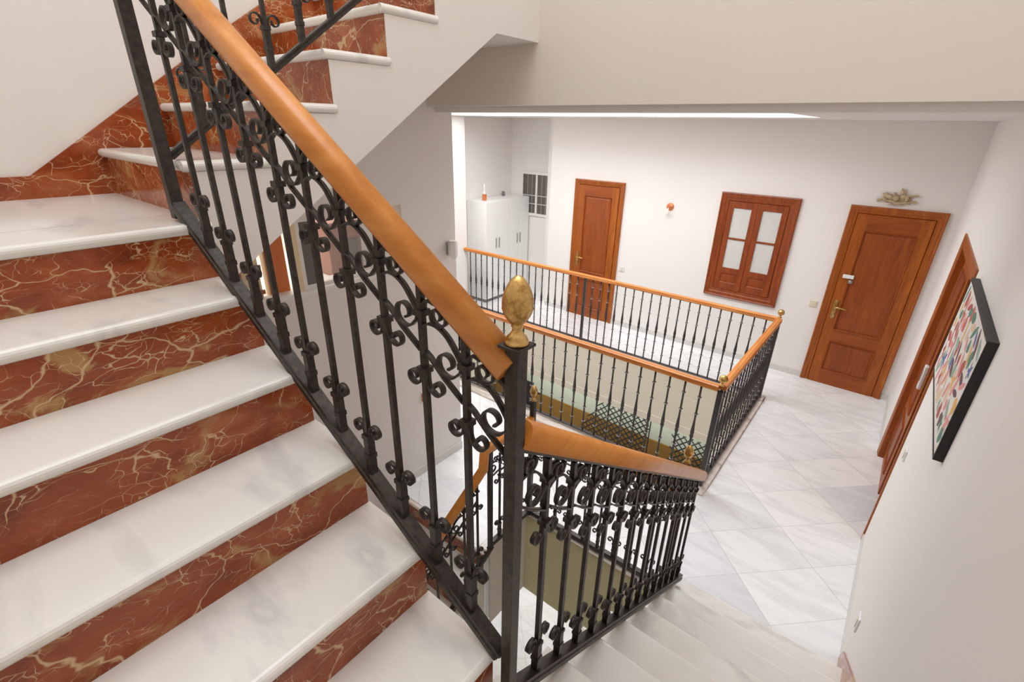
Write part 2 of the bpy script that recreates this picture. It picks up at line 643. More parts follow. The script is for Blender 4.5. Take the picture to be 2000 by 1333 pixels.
# ---- middle flight (rises to the left)
XA = lambda k: -1.730 + (14 - k) * 0.2453
OA = 0.014
YE = 0.594
st = empty('staircase', (-1.1, 0.05, 1.45), 0, 'broad flight in the left foreground with white treads and veined red marble risers', 'staircase', 'marble stair flights')
inv = Matrix.Translation(-Vector(st.location))


def part(o, parent):
    """parent an object modelled in world coordinates"""
    o.parent = parent
    o.matrix_parent_inverse = Matrix.Translation(-Vector(parent.location))
    return o


for k in range(9, 14):
    part(MB().prism(bull(XA(k + 1) - OA - .002, XA(k), k * R, TH, 1), xz, YBACK, YE + .004).build('tread', M['white']), st)
for k in range(9, 15):
    part(MB().box(XA(k) - OA - .02, YBACK, (k - 1) * R, XA(k) - OA, YE, k * R - TH).build('riser', M['red']), st)
# landing slabs (two marble pieces) at the top
part(MB().prism(bull(-1.96, XA(14), 14 * R, TH, 1), xz, YBACK, YE + .012).build('landing_edge', M['white']), st)
part(MB().box(XL, YBACK, 14 * R - TH, -1.963, YE + .02, 14 * R).build('landing', M['white']), st)
out = [(XL, 14 * R - TH), (XA(14) - OA - .02, 14 * R - TH)]
for k in range(13, 8, -1):
    out += [(XA(k + 1) - OA - .02, k * R - TH), (XA(k) - OA - .02, k * R - TH)]
out += [(XA(9) - OA - .02, 8 * R - TH), (XA(9) - OA - .02, 1.2), (XA(14) - .1, 2.24), (XL, 2.24)]
part(MB().prism(out, xz, YBACK, YE - .001).build('plaster_body', M['wall']), st)

# ---- lower flight (goes down to the gallery, winds at tread 8)
YN = lambda k: 2.435 - .2565 * (k - 1)
XE = -0.535
sb = empty('staircase', (-.06, 1.5, 0), 0, 'pale marble steps at the bottom going down to the corridor beside the right wall', 'staircase', 'marble stair flights')
for k in range(1, 8):
    part(MB().prism(bull(YN(k + 1) - .016, YN(k), k * R, TH, 1), yz, XE, XW).build('tread', M['white']), sb)
    part(MB().box(XE + .005, YN(k) - .034, (k - 1) * R, XW, YN(k) - .014, k * R - TH).build('riser', M['red']), sb)
part(MB().prism(bull(YBACK, YN(8), 8 * R, TH, 1), yz, XE, XW).build('tread', M['white']), sb)
part(MB().box(XE + .005, YN(8) - .034, 7 * R, XW, YN(8) - .014, 8 * R - TH).build('riser', M['red']), sb)
out = [(YBACK, 8 * R - TH), (YN(8) - .034, 8 * R - TH)]
for k in range(7, 0, -1):
    out += [(YN(k + 1) - .034, k * R - TH), (YN(k) - .034, k * R - TH)]
out += [(YN(1) - .034, -.3), (YN(1) - .3, -.3), (YN(8) - .1, 1.1), (YBACK, 1.1)]
part(MB().prism(out, yz, XE + .006, XW).build('plaster_body', M['wall']), sb)
# red skirting that climbs with the steps on the right wall
sk = [(2.66, 0), (2.62, .10)]
sk += [(YN(7), 7 * R + .16), (YN(7), 7 * R - .1), (2.42, 0)]
part(MB().prism(sk, yz, XW - .012, XW - .0005).build('wall_skirting', M['red']), sb)

# ---- upper flight (rises towards the far side above the window)
YR = lambda k: .598 + (k - 15) * .2705
XC = -1.80
sc_ = empty('staircase', (-2.26, 1.4, 14 * R), 0, 'upper flight at top left with red marble risers and a smooth pale underside', 'staircase', 'marble stair flights')
for k in range(15, 21):
    pr = bull(YR(k + 1), YR(k) - .020, k * R, TH, -1)
    part(MB().prism(pr, yz, XL, XC - .005).build('tread', M['white']), sc_)
    side = [(a, b) for a, b in bull(XL, XC + .010, k * R, TH, 1)]
    sm_ = MB()
    n_ = len(side)
    # returned nosing along the open side, mitred at the front corner
    cut = YR(k) - .020
    lip = [(XC - .006, k * R)] + side[1:-1] + [(XC - .006, k * R - TH)]
    sm_.prism(lip, xz, cut + .004, YR(k + 1) + .012)
    part(sm_.build('side_nosing', M['white'], bevel=.003), sc_)
for k in range(15, 22):
    part(MB().box(XL, YR(k), (k - 1) * R, XC - .004, YR(k) + .02, k * R - TH).build('riser', M['red']), sc_)
part(MB().prism(bull(2.43, YR(21) - .02, 21 * R, TH, -1), yz, XL, XC + .02).build('landing_edge', M['white']), sc_)
out = [(YR(15) + .02, 14 * R)]
for k in range(15, 21):
    out += [(YR(k) + .003, k * R - TH), (YR(k + 1) + .003, k * R - TH)]
out += [(YR(21) + .003, 21 * R - TH), (2.43, 21 * R - TH), (2.43, 3.247), (2.084, 3.247), (.60, 2.285), (.594, 2.285), (.594, 14 * R - TH - .001),
        (YR(15) + .02, 14 * R - TH)]
part(MB().prism(out, yz, XL, XC).build('plaster_body', M['wall']), sc_)
# sloping red skirting on the left wall, flat along the landing
ys0 = 0.27
sk = [(YBACK, 14 * R), (YBACK, 14 * R + .085), (.342, 14 * R + .085), (.593, 2.797), (.823, 2.960), (1.237, 3.253), (2.30, 3.253 + 1.063 * .67),
      (2.30, 14 * R + 1.0), (.7, 14 * R)]
part(MB().prism(sk, yz, XL + .0005, XL + .014).build('wall_skirting', M['red']), sc_)

# ---- flight going down to the storey below (left of the opening)
sd_ = empty('staircase', (-2.23, 1.0, -1.27), 0, 'lower level flight behind the railing posts with a brown marble riser under the floor edge', 'staircase', 'marble stair flights')
part(MB().prism(bull(1.893, 1.855, 0.0, TH, -1), yz, XL, SX0 + .03).build('landing_edge', M['curb']), sd_)
YD = lambda j: 1.875 - .255 * j
for j in range(0, 6):
    part(MB().box(XL, YD(j), -(j + 1) * R, SX0, YD(j) + .015, -j * R - TH).build('riser', M['red']), sd_)
    part(MB().prism(bull(YD(j), YD(j + 1) - .02, -(j + 1) * R, TH, -1), yz, XL, SX0 + .02).build('tread', M['white']), sd_)
out = [(1.888, -TH)]
for j in range(0, 6):
    out += [(YD(j) + .015, -j * R - TH), (YD(j) + .015, -(j + 1) * R - TH)]
out += [(YD(6) + .03, -6 * R - TH), (YD(6) + .03, -6 * R - .3), (1.888, -.6)]
part(MB().prism(out, yz, XL, SX0 - .002).build('plaster_body', M['soffit']), sd_)
struct('floor_stair_landing', MB().box(XL, YBACK, -1.45, XE, YD(6) - .02, -1.27), M['white'], 'lower turning landing below the stairs')

# ================================================================== IRON BALUSTRADES
def smooth_path(pts, n=5):
    """Catmull-Rom through the given points"""
    P = [pts[0]] + list(pts) + [pts[-1]]
    o = []
    for i in range(1, len(P) - 2):
        p0, p1, p2, p3 = P[i - 1], P[i], P[i + 1], P[i + 2]
        for k in range(n):
            t = k / n
            o.append(tuple(.5 * ((2 * b) + (-a + c) * t + (2 * a - 5 * b + 4 * c - d) * t * t + (-a + 3 * b - 3 * c + d) * t ** 3)
                           for a, b, c, d in zip(p0, p1, p2, p3)))
    o.append(tuple(pts[-1]))
    return o


def spiral(cx, cz, a0, a1, r0_, r1_, n=22):
    return [(cx + (r0_ + (r1_ - r0_) * (i / n) ** .8) * math.cos(a0 + (a1 - a0) * i / n),
             cz + (r0_ + (r1_ - r0_) * (i / n) ** .8) * math.sin(a0 + (a1 - a0) * i / n)) for i in range(n + 1)]


SW, ST = 0.013, 0.0045
D2 = math.radians


def scroll_meshes(slope, pitch):
    """every scroll of one bay; +x runs downhill, 0 is the baluster, slope = dz/dx"""
    sh = lambda pts: [(u, v + (slope + .712) * u) for u, v in pts]

    def rigid(pts, au):          # moves as one piece with the slope at its anchor
        return [(u, v + (slope + .712) * au) for u, v in pts]
    k = pitch / .1175
    o = {}
    arch = smooth_path(sh([(.007 * k, .655), (.022 * k, .663), (.045 * k, .662), (.070 * k, .648), (.092 * k, .622), (pitch - .0105, .596)]) +
                       rigid([(pitch - .0135, .580)], pitch - .03))
    vol = [(pitch - .049 + r_ * math.cos(a_), .5875 + (slope + .712) * (pitch - .03) + r_ * math.sin(a_))
           for a_, r_ in [(D2(-38 - 400 * i / 36), .0305 - .0215 * (i / 36) ** 1.35) for i in range(37)]]
    o['arch_scroll'] = arch + vol
    o['slanted_bar'] = sh([(.006, .597), (.02, .588), (pitch * .5, .597 - .712 * pitch * .5 - .004), (pitch - .007, .597 - .712 * pitch)])
    ax = .046
    o['rail_scroll'] = rigid([(.071, .690)] + spiral(ax, .684, D2(-20), D2(-410), .0245, .0085, 32), ax)
    o['rail_hook'] = rigid(smooth_path([(.007, .690), (.011, .705), (.022, .712), (.040, .708)]), .02)
    o['upper_left_scroll'] = smooth_path([(-.009, .548), (-.0095, .53), (-.014, .520)]) + spiral(-.033, .530, D2(-30), D2(-385), .0215, .0085, 30)
    o['upper_right_scroll'] = smooth_path([(.009, .548), (.0095, .525), (.016, .510)]) + \
        [(2 * .037 - x, z - .009) for x, z in spiral(.037, .530, D2(-30), D2(-385), .0215, .0085, 30)]
    o['lower_left_scroll'] = smooth_path([(-.009, .105), (-.0095, .122), (-.013, .138)]) + spiral(-.033, .132, D2(40), D2(385), .0215, .0085, 30)
    o['lower_right_scroll'] = [(-x, z) for x, z in o['lower_left_scroll']]
    res = {}
    for nm, pts in o.items():
        res[nm] = MB().strip(pts, SW, ST).mesh(nm, M['iron'])
    return res


def baluster_mesh(h, extra=0.0):
    b = MB()
    q = .0063
    b.box(-q, -q, .10, q, q, h)
    # fluted sleeve at the foot and two wrapped collars
    b.box(-.0095, -.0105, -.012, .0095, .0105, .118)
    b.box(-.0115, -.0125, .045, .0115, .0125, .058)
    return b.mesh('baluster', M['iron'])


COLLAR = None


def rail_profile(w_=.058, h_=.060, n=18):
    """rounded timber handrail, flat underneath, with a thin bead at each side"""
    pts = []
    for i in range(n):
        t = 2 * PI * i / n
        c, s_ = math.cos(t), math.sin(t)
        pts.append((w_ / 2 * (abs(c) ** .75) * (1 if c >= 0 else -1), h_ / 2 * (abs(s_) ** .75) * (1 if s_ >= 0 else -1)))
    return pts


def mould_profile(w_=.066, h_=.045):
    return [(-w_ / 2, -h_ / 2), (-w_ / 2, -h_ * .1), (-w_ * .42, 0), (-w_ / 2, h_ * .14), (-w_ * .46, h_ * .34), (-w_ * .3, h_ * .46), (-w_ * .22, h_ * .40),
            (-w_ * .14, h_ * .5), (w_ * .14, h_ * .5), (w_ * .22, h_ * .40), (w_ * .3, h_ * .46), (w_ * .46, h_ * .34), (w_ / 2, h_ * .14),
            (w_ * .42, 0), (w_ / 2, -h_ * .1), (w_ / 2, -h_ / 2)]


def balustrade(name, p0, p1, zf0, slope, us, pitch, label, rail_path=None, thin=1.0, u_rail=(0, None), bot=(0, None), nofirst=False):
    """p0 -> p1 in plan, +u downhill; zf0: top of bottom rail at u=0; us: u of each baluster"""
    dx, dy = p1[0] - p0[0], p1[1] - p0[1]
    L = math.hypot(dx, dy)
    root = empty(name, (p0[0], p0[1], zf0), math.atan2(dy, dx), label, 'balustrade', 'wrought-iron balustrades of the stairs')
    f = lambda u: slope * u
    e0, e1 = bot[0], (bot[1] if bot[1] is not None else L)
    prof = [(-.019, -.034), (-.019, -.018), (-.0145, -.016), (-.0145, -.013), (-.017, -.011), (-.017, 0), (.017, 0), (.017, -.011), (.0145, -.013),
            (.0145, -.016), (.019, -.018), (.019, -.034)]
    prof = [(a * (.7 if thin < 1 else 1), b * thin) for a, b in prof]
    MB().sweep(prof, [(e0, 0, f(e0)), (e1, 0, f(e1))], smooth=False).build('bottom_rail', M['iron'], root)
    a0, a1 = u_rail[0], (u_rail[1] if u_rail[1] is not None else L)
    path = rail_path or [(a0, 0, f(a0) + .788), (a1, 0, f(a1) + .788)]
    MB().sweep(rail_profile(), path).build('handrail', M['rail'], root)
    # slim flat bar screwed under the timber
    MB().sweep([(-.012, -.004), (-.012, .004), (.012, .004), (.012, -.004)], [(x, y, z - .037) for x, y, z in path], smooth=False).build('rail_bar', M['iron'], root)
    bm_ = baluster_mesh(.742 + .0)
    scm = scroll_meshes(slope, pitch)
    col = MB().box(-.0125, -.0125, 0, .0125, .0125, .013).mesh('collar', M['iron'])
    for u in us:
        b = inst(bm_, 'baluster', root, (u, 0, f(u)))
        for cz in (.105, .548, .676):
            inst(col, 'collar', b, (0, 0, cz))
        last = u + pitch > a1 + .02
        for nm, me in scm.items():
            if last and nm in ('arch_scroll', 'slanted_bar', 'rail_scroll'):
                continue
            inst(me, nm if nm.split('_')[0] not in ('upper', 'lower') else 'scroll', b)
    # scrolls of the first bay, between the upper post and the first baluster
    if not nofirst and us[0] > .09:
        u = us[0] - pitch
        for nm in ('arch_scroll', 'slanted_bar', 'rail_scroll'):
            inst(scm[nm], nm, root, (u, 0, f(u)))
    return root


PA0, PA1 = (-1.812, .549), (-.461, .59)
LA = math.hypot(PA1[0] - PA0[0], PA1[1] - PA0[1])
sA = [1.173, 1.051, .932, .82, .703, .581, .459, .352, .2345, .12]
zA = lambda s: 1.731 + .712 * (s - .12)
balustrade('balustrade', PA0, PA1, zA(LA), -.712, [LA - (.12 + .1175 * i) for i in range(9, -1, -1)], .1175,
           'sloping wrought-iron balustrade in the foreground under the thick orange wooden handrail', u_rail=(0.012, LA - .012), bot=(.012, LA - .014),
            rail_path=[(.012, 0, -.712 * .012 + .756), (LA - .012, 0, -.712 * (LA - .012) + .790)])
PB0, PB1 = (-.468, .60), (-.50, 2.40)
balustrade('balustrade', PB0, PB1, 1.517, -.708, [.126 + .1215 * i for i in range(14)], .1215,
           'wrought-iron balustrade descending from the large brass finial to the gallery floor', u_rail=(.012, 1.76), bot=(.0, 1.80))
zC = lambda y: 3.010 + .71 * (y - .949)
PC0, PC1 = (-1.85, 2.30), (-1.85, .56)
balustrade('balustrade', PC0, PC1, zC(2.30), -.71, [2.30 - (.696 + .1272 * i) for i in range(12, -1, -1)], .1272,
           'wrought-iron balustrade climbing along the upper flight at the top left', bot=(0, 1.735), u_rail=(0, 1.73), thin=.62)
# level railing along the landing and the flight below
CNX, CNY = -1.69, 2.37
balustrade('balustrade', (CNX, CNY), (-.60, 2.40), .075, 0.0, [.118 + .122 * i for i in range(8)], .122,
           'level wrought-iron railing on the far side of the stair opening, seen through the posts', u_rail=(.01, 1.08), bot=(.01, 1.08))
Lc = .46
root = balustrade('balustrade', (CNX, CNY), (CNX - .012, CNY - Lc), .075, 0.0, [.11, .23, .35], .12,
                  'orange handrail and iron railing that drop from the landing towards the storey below', u_rail=(.01, .50), bot=(.01, .44),
                  rail_path=[(.01, 0, .84), (.50, 0, .84), (.515, 0, .70), (1.75, 0, .70 - 1.235 * .69)])
scm = scroll_meshes(-.69, .125)
bmm = baluster_mesh(.742)
colm = MB().box(-.0125, -.0125, 0, .0125, .0125, .013).mesh('collar', M['iron'])
zD = lambda u: -.075 - .69 * (u - .50)
MB().sweep([(-.018, -.03), (-.018, 0), (.018, 0), (.018, -.03)], [(.44, 0, zD(.44)), (1.75, 0, zD(1.75))], smooth=False).build('bottom_rail', M['iron'], root)
MB().box(.435, -.014, zD(.44) - .03, .463, .014, .80).build('post', M['iron'], root)
for i in range(9):
    u = .575 + .125 * i
    b = inst(bmm, 'baluster', root, (u, 0, zD(u)))
    for cz in (.105, .548, .676):
        inst(colm, 'collar', b, (0, 0, cz))
    for nm, me in scm.items():
        inst(me, nm if nm.split('_')[0] not in ('upper', 'lower') else 'scroll', b)


def finial_profile(s=1.0):
    p = [(.0185, 0), (.0195, .003), (.0185, .007), (.0150, .010), (.0160, .013), (.0115, .018), (.0082, .024), (.0072, .029), (.0095, .033),
         (.0088, .036), (.0130, .041), (.0190, .050), (.0222, .058), (.0238, .064), (.0243, .0655), (.0236, .067), (.0240, .073), (.0236, .081),
         (.0212, .092), (.0172, .103), (.0120, .113), (.0062, .119), (.0018, .1215), (0.0004, .122)]
    return [(r * s * 1.12, h * s) for r, h in p]


def newel(name, x, y, z0, z1, label, size=.029, fin=1.0, cap=True):
    r = empty(name, (x, y, z0), 0, label, 'newel post', 'newel posts with brass finials' if fin else None)
    h = size / 2
    MB().box(-h, -h, 0, h, h, z1 - z0).build('post', M['iron'], r, bevel=.0015)
    if cap:
        MB().box(-.0245, -.0245, z1 - z0, .0245, .0245, z1 - z0 + .0065).build('cap_plate', M['iron'], r, bevel=.002)
    if fin:
        MB().lathe(finial_profile(fin), (0, 0, z1 - z0 + .0065), 28).build('finial', M['brass'], r)
    return r


newel('newel_post', -.461, .59, 1.10, 2.4905, 'black iron newel post in the middle foreground topped by the largest brass finial')
newel('newel_post', -.60, 2.40, .02, 1.062, 'short newel post with brass finial at the foot of the pale steps', .034)
newel('newel_post', CNX, CNY, .02, 1.062, 'newel post with brass finial half hidden behind the main newel', .034)
newel('iron_post', -1.83, .549, 2.545, 3.75, 'plain black iron post standing on the upper landing at the left', .035, 0, False)

# ================================================================== WELL RAILINGS
def spindle_mesh(h):
    prof = [(.0085, 0), (.0085, h * .08)]
    for f_, r_ in ((.12, .0135), (.30, .0135)):
        prof += [(.0085, h * f_ - .007), (r_, h * f_ - .005), (r_, h * f_ + .005), (.0085, h * f_ + .007)]
    prof += [(.0088, h * .36), (.0105, h * .42), (.0120, h * .435), (.0165, h * .450), (.0165, h * .462), (.0125, h * .475), (.0165, h * .490), (.0165, h * .510),
             (.0135, h * .54), (.0088, h * .62)]
    for f_, r_ in ((.70, .0135), (.88, .0135)):
        prof += [(.0085, h * f_ - .007), (r_, h * f_ - .005), (r_, h * f_ + .005), (.0085, h * f_ + .007)]
    prof += [(.0085, h)]
    q = [prof[0]]
    for p in prof[1:]:
        if p[1] > q[-1][1] + 1e-5:
            q.append(p)
    b = MB().lathe(q, seg=8)
    for f_ in (.12, .30, .70, .88):
        b.lathe([(.0140, h * f_ - .004), (.0190, h * f_ - .002), (.0190, h * f_ + .002), (.0140, h * f_ + .004)], seg=10, mi=1)
    return b.mesh('baluster', [M['iron_l'], M['ring']])


def well_rail(name, p0, p1, label, spacing, skip_post=(), posts=(), ends=(.02, .02)):
    dx, dy = p1[0] - p0[0], p1[1] - p0[1]
    L = math.hypot(dx, dy)
    root = empty(name, (p0[0], p0[1], .02), math.atan2(dy, dx), label, 'railing', 'wooden topped railings round the open well')
    MB().box(0, -.017, .022, L, .017, .036).build('bottom_rail', M['iron_l'], root, bevel=.002)
    MB().sweep(mould_profile(), [(ends[0] * 0 - .0, 0, .962), (L, 0, .962)], smooth=False).build('handrail', M['rail_w'], root)
    MB().box(0, -.010, .928, L, .010, .938).build('rail_bar', M['iron_l'], root)
    n = int(round(L / spacing))
    h = .895
    me = spindle_mesh(h)
    for i in range(1, n):
        u = L * i / n
        if any(abs(u - q) < spacing * .3 for q in posts):
            continue
        b = inst(me, 'baluster', root, (u, 0, .035))
    for q in posts:
        MB().box(q - .016, -.016, 0, q + .016, .016, .935).build('post', M['iron_l'], root, bevel=.002)
    return root


well_rail('well_railing', (-5.46, 5.55), (-.76, 5.55), 'long railing on the far side of the open well in front of the wooden door', .1215, posts=(2.29,))
well_rail('well_railing', (-.76, 5.53), (-.76, 3.62), 'short dense railing along the right side of the well beside the corridor', .121)
well_rail('well_railing', (-5.46, 3.60), (-.78, 3.60), 'railing on the near side of the open well, closest to the stairs', .1305)


def ball_post(y, label):
    r = empty('railing_post', (-.76, y, .02), 0, label, 'post', 'ball-topped corner posts of the well')
    MB().box(-.020, -.020, 0, .020, .020, .93).build('post', M['iron_l'], r, bevel=.002)
    prof = [(.020, .985), (.021, .990), (.010, .996), (.007, 1.006), (.010, 1.012)]
    rr = .034
    for i in range(1, 12):
        t = -PI / 2 + PI * i / 12
        prof.append((max(.0005, rr * math.cos(t)), 1.043 + rr * math.sin(t)))
    prof = [q for q in prof]
    MB().lathe([p for i, p in enumerate(prof) if i == 0 or p[1] > prof[i - 1][1]], (0, 0, 0), 20).build('ball_finial', M['brass'], r)


ball_post(5.55, 'corner post with a brass ball at the far right corner of the well')
ball_post(3.60, 'corner post with a brass ball at the near right corner of the well')

# ================================================================== DOORS AND WINDOWS
def framed(mb, x0, z0, x1, z1, w_, y0, y1, bottom=True, mi=0):
    """rectangular ring in the x-z plane"""
    mb.box(x0, y0, z0, x0 + w_, y1, z1, mi)
    mb.box(x1 - w_, y0, z0, x1, y1, z1, mi)
    mb.box(x0 + w_, y0, z1 - w_, x1 - w_, y1, z1, mi)
    if bottom:
        mb.box(x0 + w_, y0, z0, x1 - w_, y1, z0 + w_, mi)
    return mb


def casing(w_, h_, cw, parent, mat, bottom=False, name='door_frame', dp=1.0):
    """mitred moulded casing; local x 0..w_, z 0..h_, standing out towards -y"""
    prof = [(0, 0), (0, -.030), (.012, -.034), (.022, -.028), (cw * .55, -.024), (cw * .62, -.018), (cw * .9, -.014), (cw, -.006), (cw, 0)]
    prof = [(a, d * dp) for a, d in prof]
    mb = MB()
    vs, fs = [], []
    n = len(prof)
    rings = [(0, 0, 1, 1 if bottom else 0), (0, h_, 1, -1), (w_, h_, -1, -1), (w_, 0, -1, 1 if bottom else 0)]
    for (cx, cz, sx, sz) in rings:
        for a, d in prof:
            vs.append((cx + sx * a, d, cz + sz * a))
    k = 4 if bottom else 3
    for i in range(k):
        j = (i + 1) % 4
        for t in range(n):
            t2 = (t + 1) % n
            fs.append((i * n + t, i * n + t2, j * n + t2, j * n + t))
    mb.add(vs, fs)
    if not bottom:
        mb.add(vs, [tuple(range(n)), tuple(range(3 * n, 4 * n))])
    return mb.build(name, mat, parent)


def raised(mb, x0, z0, x1, z1, y=.0, bw=.018, depth=.008, out=.012):
    """moulded panel: a sunk groove ring and a slightly raised field"""
    def ring(e0, y0_, e1, y1_):
        a = [(x0 + e0, y0_, z0 + e0), (x1 - e0, y0_, z0 + e0), (x1 - e0, y0_, z1 - e0), (x0 + e0, y0_, z1 - e0)]
        b = [(x0 + e1, y1_, z0 + e1), (x1 - e1, y1_, z0 + e1), (x1 - e1, y1_, z1 - e1), (x0 + e1, y1_, z1 - e1)]
        mb.add(a + b, [(i, (i + 1) % 4, 4 + (i + 1) % 4, 4 + i) for i in range(4)])
    ring(0, y, .004, y - out)
    ring(.004, y - out, bw * .6, y - out * .4)
    ring(bw * .6, y - out * .4, bw, y + depth)
    ring(bw, y + depth, bw * 2.2, y + depth * .3)
    e = bw * 2.2
    mb.add([(x0 + e, y + depth * .3, z0 + e), (x1 - e, y + depth * .3, z0 + e), (x1 - e, y + depth * .3, z1 - e), (x0 + e, y + depth * .3, z1 - e)], [(0, 1, 2, 3)])


def leaf(parent, w_, h_, y, panels, stile=.11, hx=None, mat=None):
    """panelled leaf, local x 0..w_, z 0..h_, front face at y (towards -y)"""
    lf = empty('door_leaf', (0, 0, 0))
    lf.parent = parent
    mb = MB()
    xs = [0, stile, w_ - stile, w_]
    mb.box(0, y, 0, stile, y + .04, h_)
    mb.box(w_ - stile, y, 0, w_, y + .04, h_)
    mb.build('stile_frame', M['door'], lf)
    mb = MB()
    zs = [0] + [q for p in panels for q in p] + [h_]
    for i in range(0, len(zs), 2):
        mb.box(stile, y, zs[i], w_ - stile, y + .04, zs[i + 1])
    mb.build('cross_rails', M['doorh'], lf)
    for a, b in panels:
        mb = MB()
        raised(mb, stile, a, w_ - stile, b, y)
        mb.build('door_panel', M['panel'], lf)
    return lf


def lever(parent, x, z, y, flip=1):
    h = empty('door_handle', (x, y, z))
    h.parent = parent
    pl_ = []
    for i in range(12):
        t = PI * i / 11
        pl_.append((.019 * math.cos(t), .095 + .019 * math.sin(t)))
    for i in range(12):
        t = PI + PI * i / 11
        pl_.append((.019 * math.cos(t), -.095 + .019 * math.sin(t)))
    MB().prism(pl_, xz, -.006, 0).build('back_plate', M['brass'], h, bevel=.0015)
    mb = MB().lathe([(.009, -.045), (.010, -.03), (.012, -.006)], (0, 0, .03), 12, axis='y')
    mb.sweep([(-.005, -.008), (-.007, 0), (-.005, .008), (.005, .008), (.007, 0), (.005, -.008)],
             [(-.004 * flip, -.042, .03), (.04 * flip, -.045, .034), (.085 * flip, -.043, .030), (.115 * flip, -.038, .024)])
    mb.build('lever', M['brass'], h)
    return h


# door_1: left wooden door on the far wall
d1 = empty('door_1', (-4.0, YB, 0), 0, 'orange wooden door behind the far well railing', None, None, 'structure')
MB().box(.06, -.004, 0, .755, -.001, 2.06).build('door_lining', M['panel'], d1)
casing(.815, 2.125, .075, d1, M['door'])
lf = leaf(d1, .665, 2.045, -.022, [(.15, .62), (.74, 1.90)], .105)
for o in lf.children:
    o.location.x += .075
lever(d1, .13, .93, -.024)
# door_2: right wooden door
d2 = empty('door_2', (-.497, YB, 0), 0, 'wide orange wooden door at the end of the corridor under the gilt plaque', None, None, 'structure')
casing(.827, 2.12, .085, d2, M['door'])
lf = leaf(d2, .657, 2.035, -.022, [(.17, .56), (.70, 1.86)], .10)
for o in lf.children:
    o.location.x += .085
lever(d2, .135, .95, -.024)
lk = empty('electronic_lock', (-.497 + .150, YB - .024, 1.34), 0, 'white electronic lock on the wide door at the end of the corridor', 'lock')
MB().box(-.03, -.022, -.012, .075, 0, .030).build('lock_body', M['plastic'], lk, bevel=.006)
MB().lathe([(.013, -.03), (.020, -.026), (.022, -.012), (.022, 0)], (.055, 0, -.045), 16, axis='y').build('lock_knob', M['steel'], lk)

# window_1: pair of glazed wooden shutters
w1 = empty('window_1', (-1.857, YB, .812), 0, 'dark wooden double window with curtained panes on the far wall', None, None, 'structure')
WW, WH = .882, 1.320
casing(WW, WH, .105, w1, M['dwood'], True, 'window_frame')
for side in (0, 1):
    s0 = .105 + side * .336
    wl = empty('window_leaf', (s0, 0, .105))
    wl.parent = w1
    lw, lh = .334, 1.11
    mb = MB()
    st_ = .062
    mb.box(0, -.02, 0, st_, .0, lh).box(lw - st_, -.02, 0, lw, 0, lh)
    mb.box(st_, -.02, lh - .075, lw - st_, 0, lh).box(st_, -.02, 0, lw - st_, 0, .085)
    mb.box(st_, -.02, .215, lw - st_, 0, .285).box(st_, -.018, .648, lw - st_, 0, .672)
    mb.build('leaf_frame', M['dwood'], wl, bevel=.003)
    mb = MB()
    raised(mb, st_, .085, lw - st_, .215, -.016, .014, .005, .006)
    mb.build('panel', M['dwood'], wl)
    for a, b in ((.285, .648), (.672, lh - .075)):
        g = MB().box(st_, -.008, a, lw - st_, -.005, b).build('pane', M['clear'], wl)
    cu = MB()
    nn = 28
    pts = [(st_ + (lw - 2 * st_) * i / nn, -.0035 + .002 * math.sin(i * 1.9)) for i in range(nn + 1)]
    vs = [(x, y, .285) for x, y in pts] + [(x, y, lh - .075) for x, y in pts]
    cu.add(vs, [(i, i + 1, nn + 2 + i, nn + 1 + i) for i in range(nn)], 0, True)
    cu.build('curtain', M['curtain'], wl)

# window_2: aluminium window in the recess
w2 = empty('window_2', (-5.46, 7.02, 1.37), 0, 'small white aluminium sliding window with dark panes beside the wardrobe', None, None, 'structure')
AW, AH = .66, .74
framed(MB(), 0, 0, AW, AH, .045, -.03, 0).build('window_frame', M['alu'], w2, bevel=.003)
MB().box(.33, -.035, .045, .365, 0, AH - .045).build('stile', M['alu'], w2)
for a, b in ((.045, .33), (.365, AW - .045)):
    pn = MB().box(a, -.012, .045, b, -.008, AH - .045).build('pane', M['darkglass'], w2)
    for zz in (.20, .34):
        MB().box(a, -.016, zz, b, -.0125, zz + .012).build('grille_bar', M['alu'], pn)
    for q in (.35, .7):
        MB().box(a + (b - a) * q - .006, -.016, .045, a + (b - a) * q + .006, -.0125, AH - .045).build('grille_bar', M['steel'], pn)

# window_3: pass-through window in the left wall, x = XL, y along the wall
w3 = empty('window_3', (XL, PY0, PZ0), PI / 2, 'low pass-through window in the left wall under the upper flight', None, None, 'structure')
PW, PH = PY1 - PY0, PZ1 - PZ0
MB().box(.0, -.006, -.02, PW - .04, .10, .006).build('track', M['alu'], w3)
MB().box(0, .101, -.03, PW, .199, .004).build('sill', M['wall_w'], w3)
fr = MB().box(.402, .02, 0, .436, .06, PH)
fr.build('frame_post', M['slat'], w3)
framed(MB(), .436, 0, 1.10, PH + .0, .028, .03, .055).build('sliding_sash', M['alu'], w3)
MB().box(.465, .036, .028, .53, .05, PH - .028).build('dark_strip', M['darkglass'], w3)
MB().box(.53, .042, .028, 1.072, .046, PH - .028).build('sash_pane', M['pane'], w3)

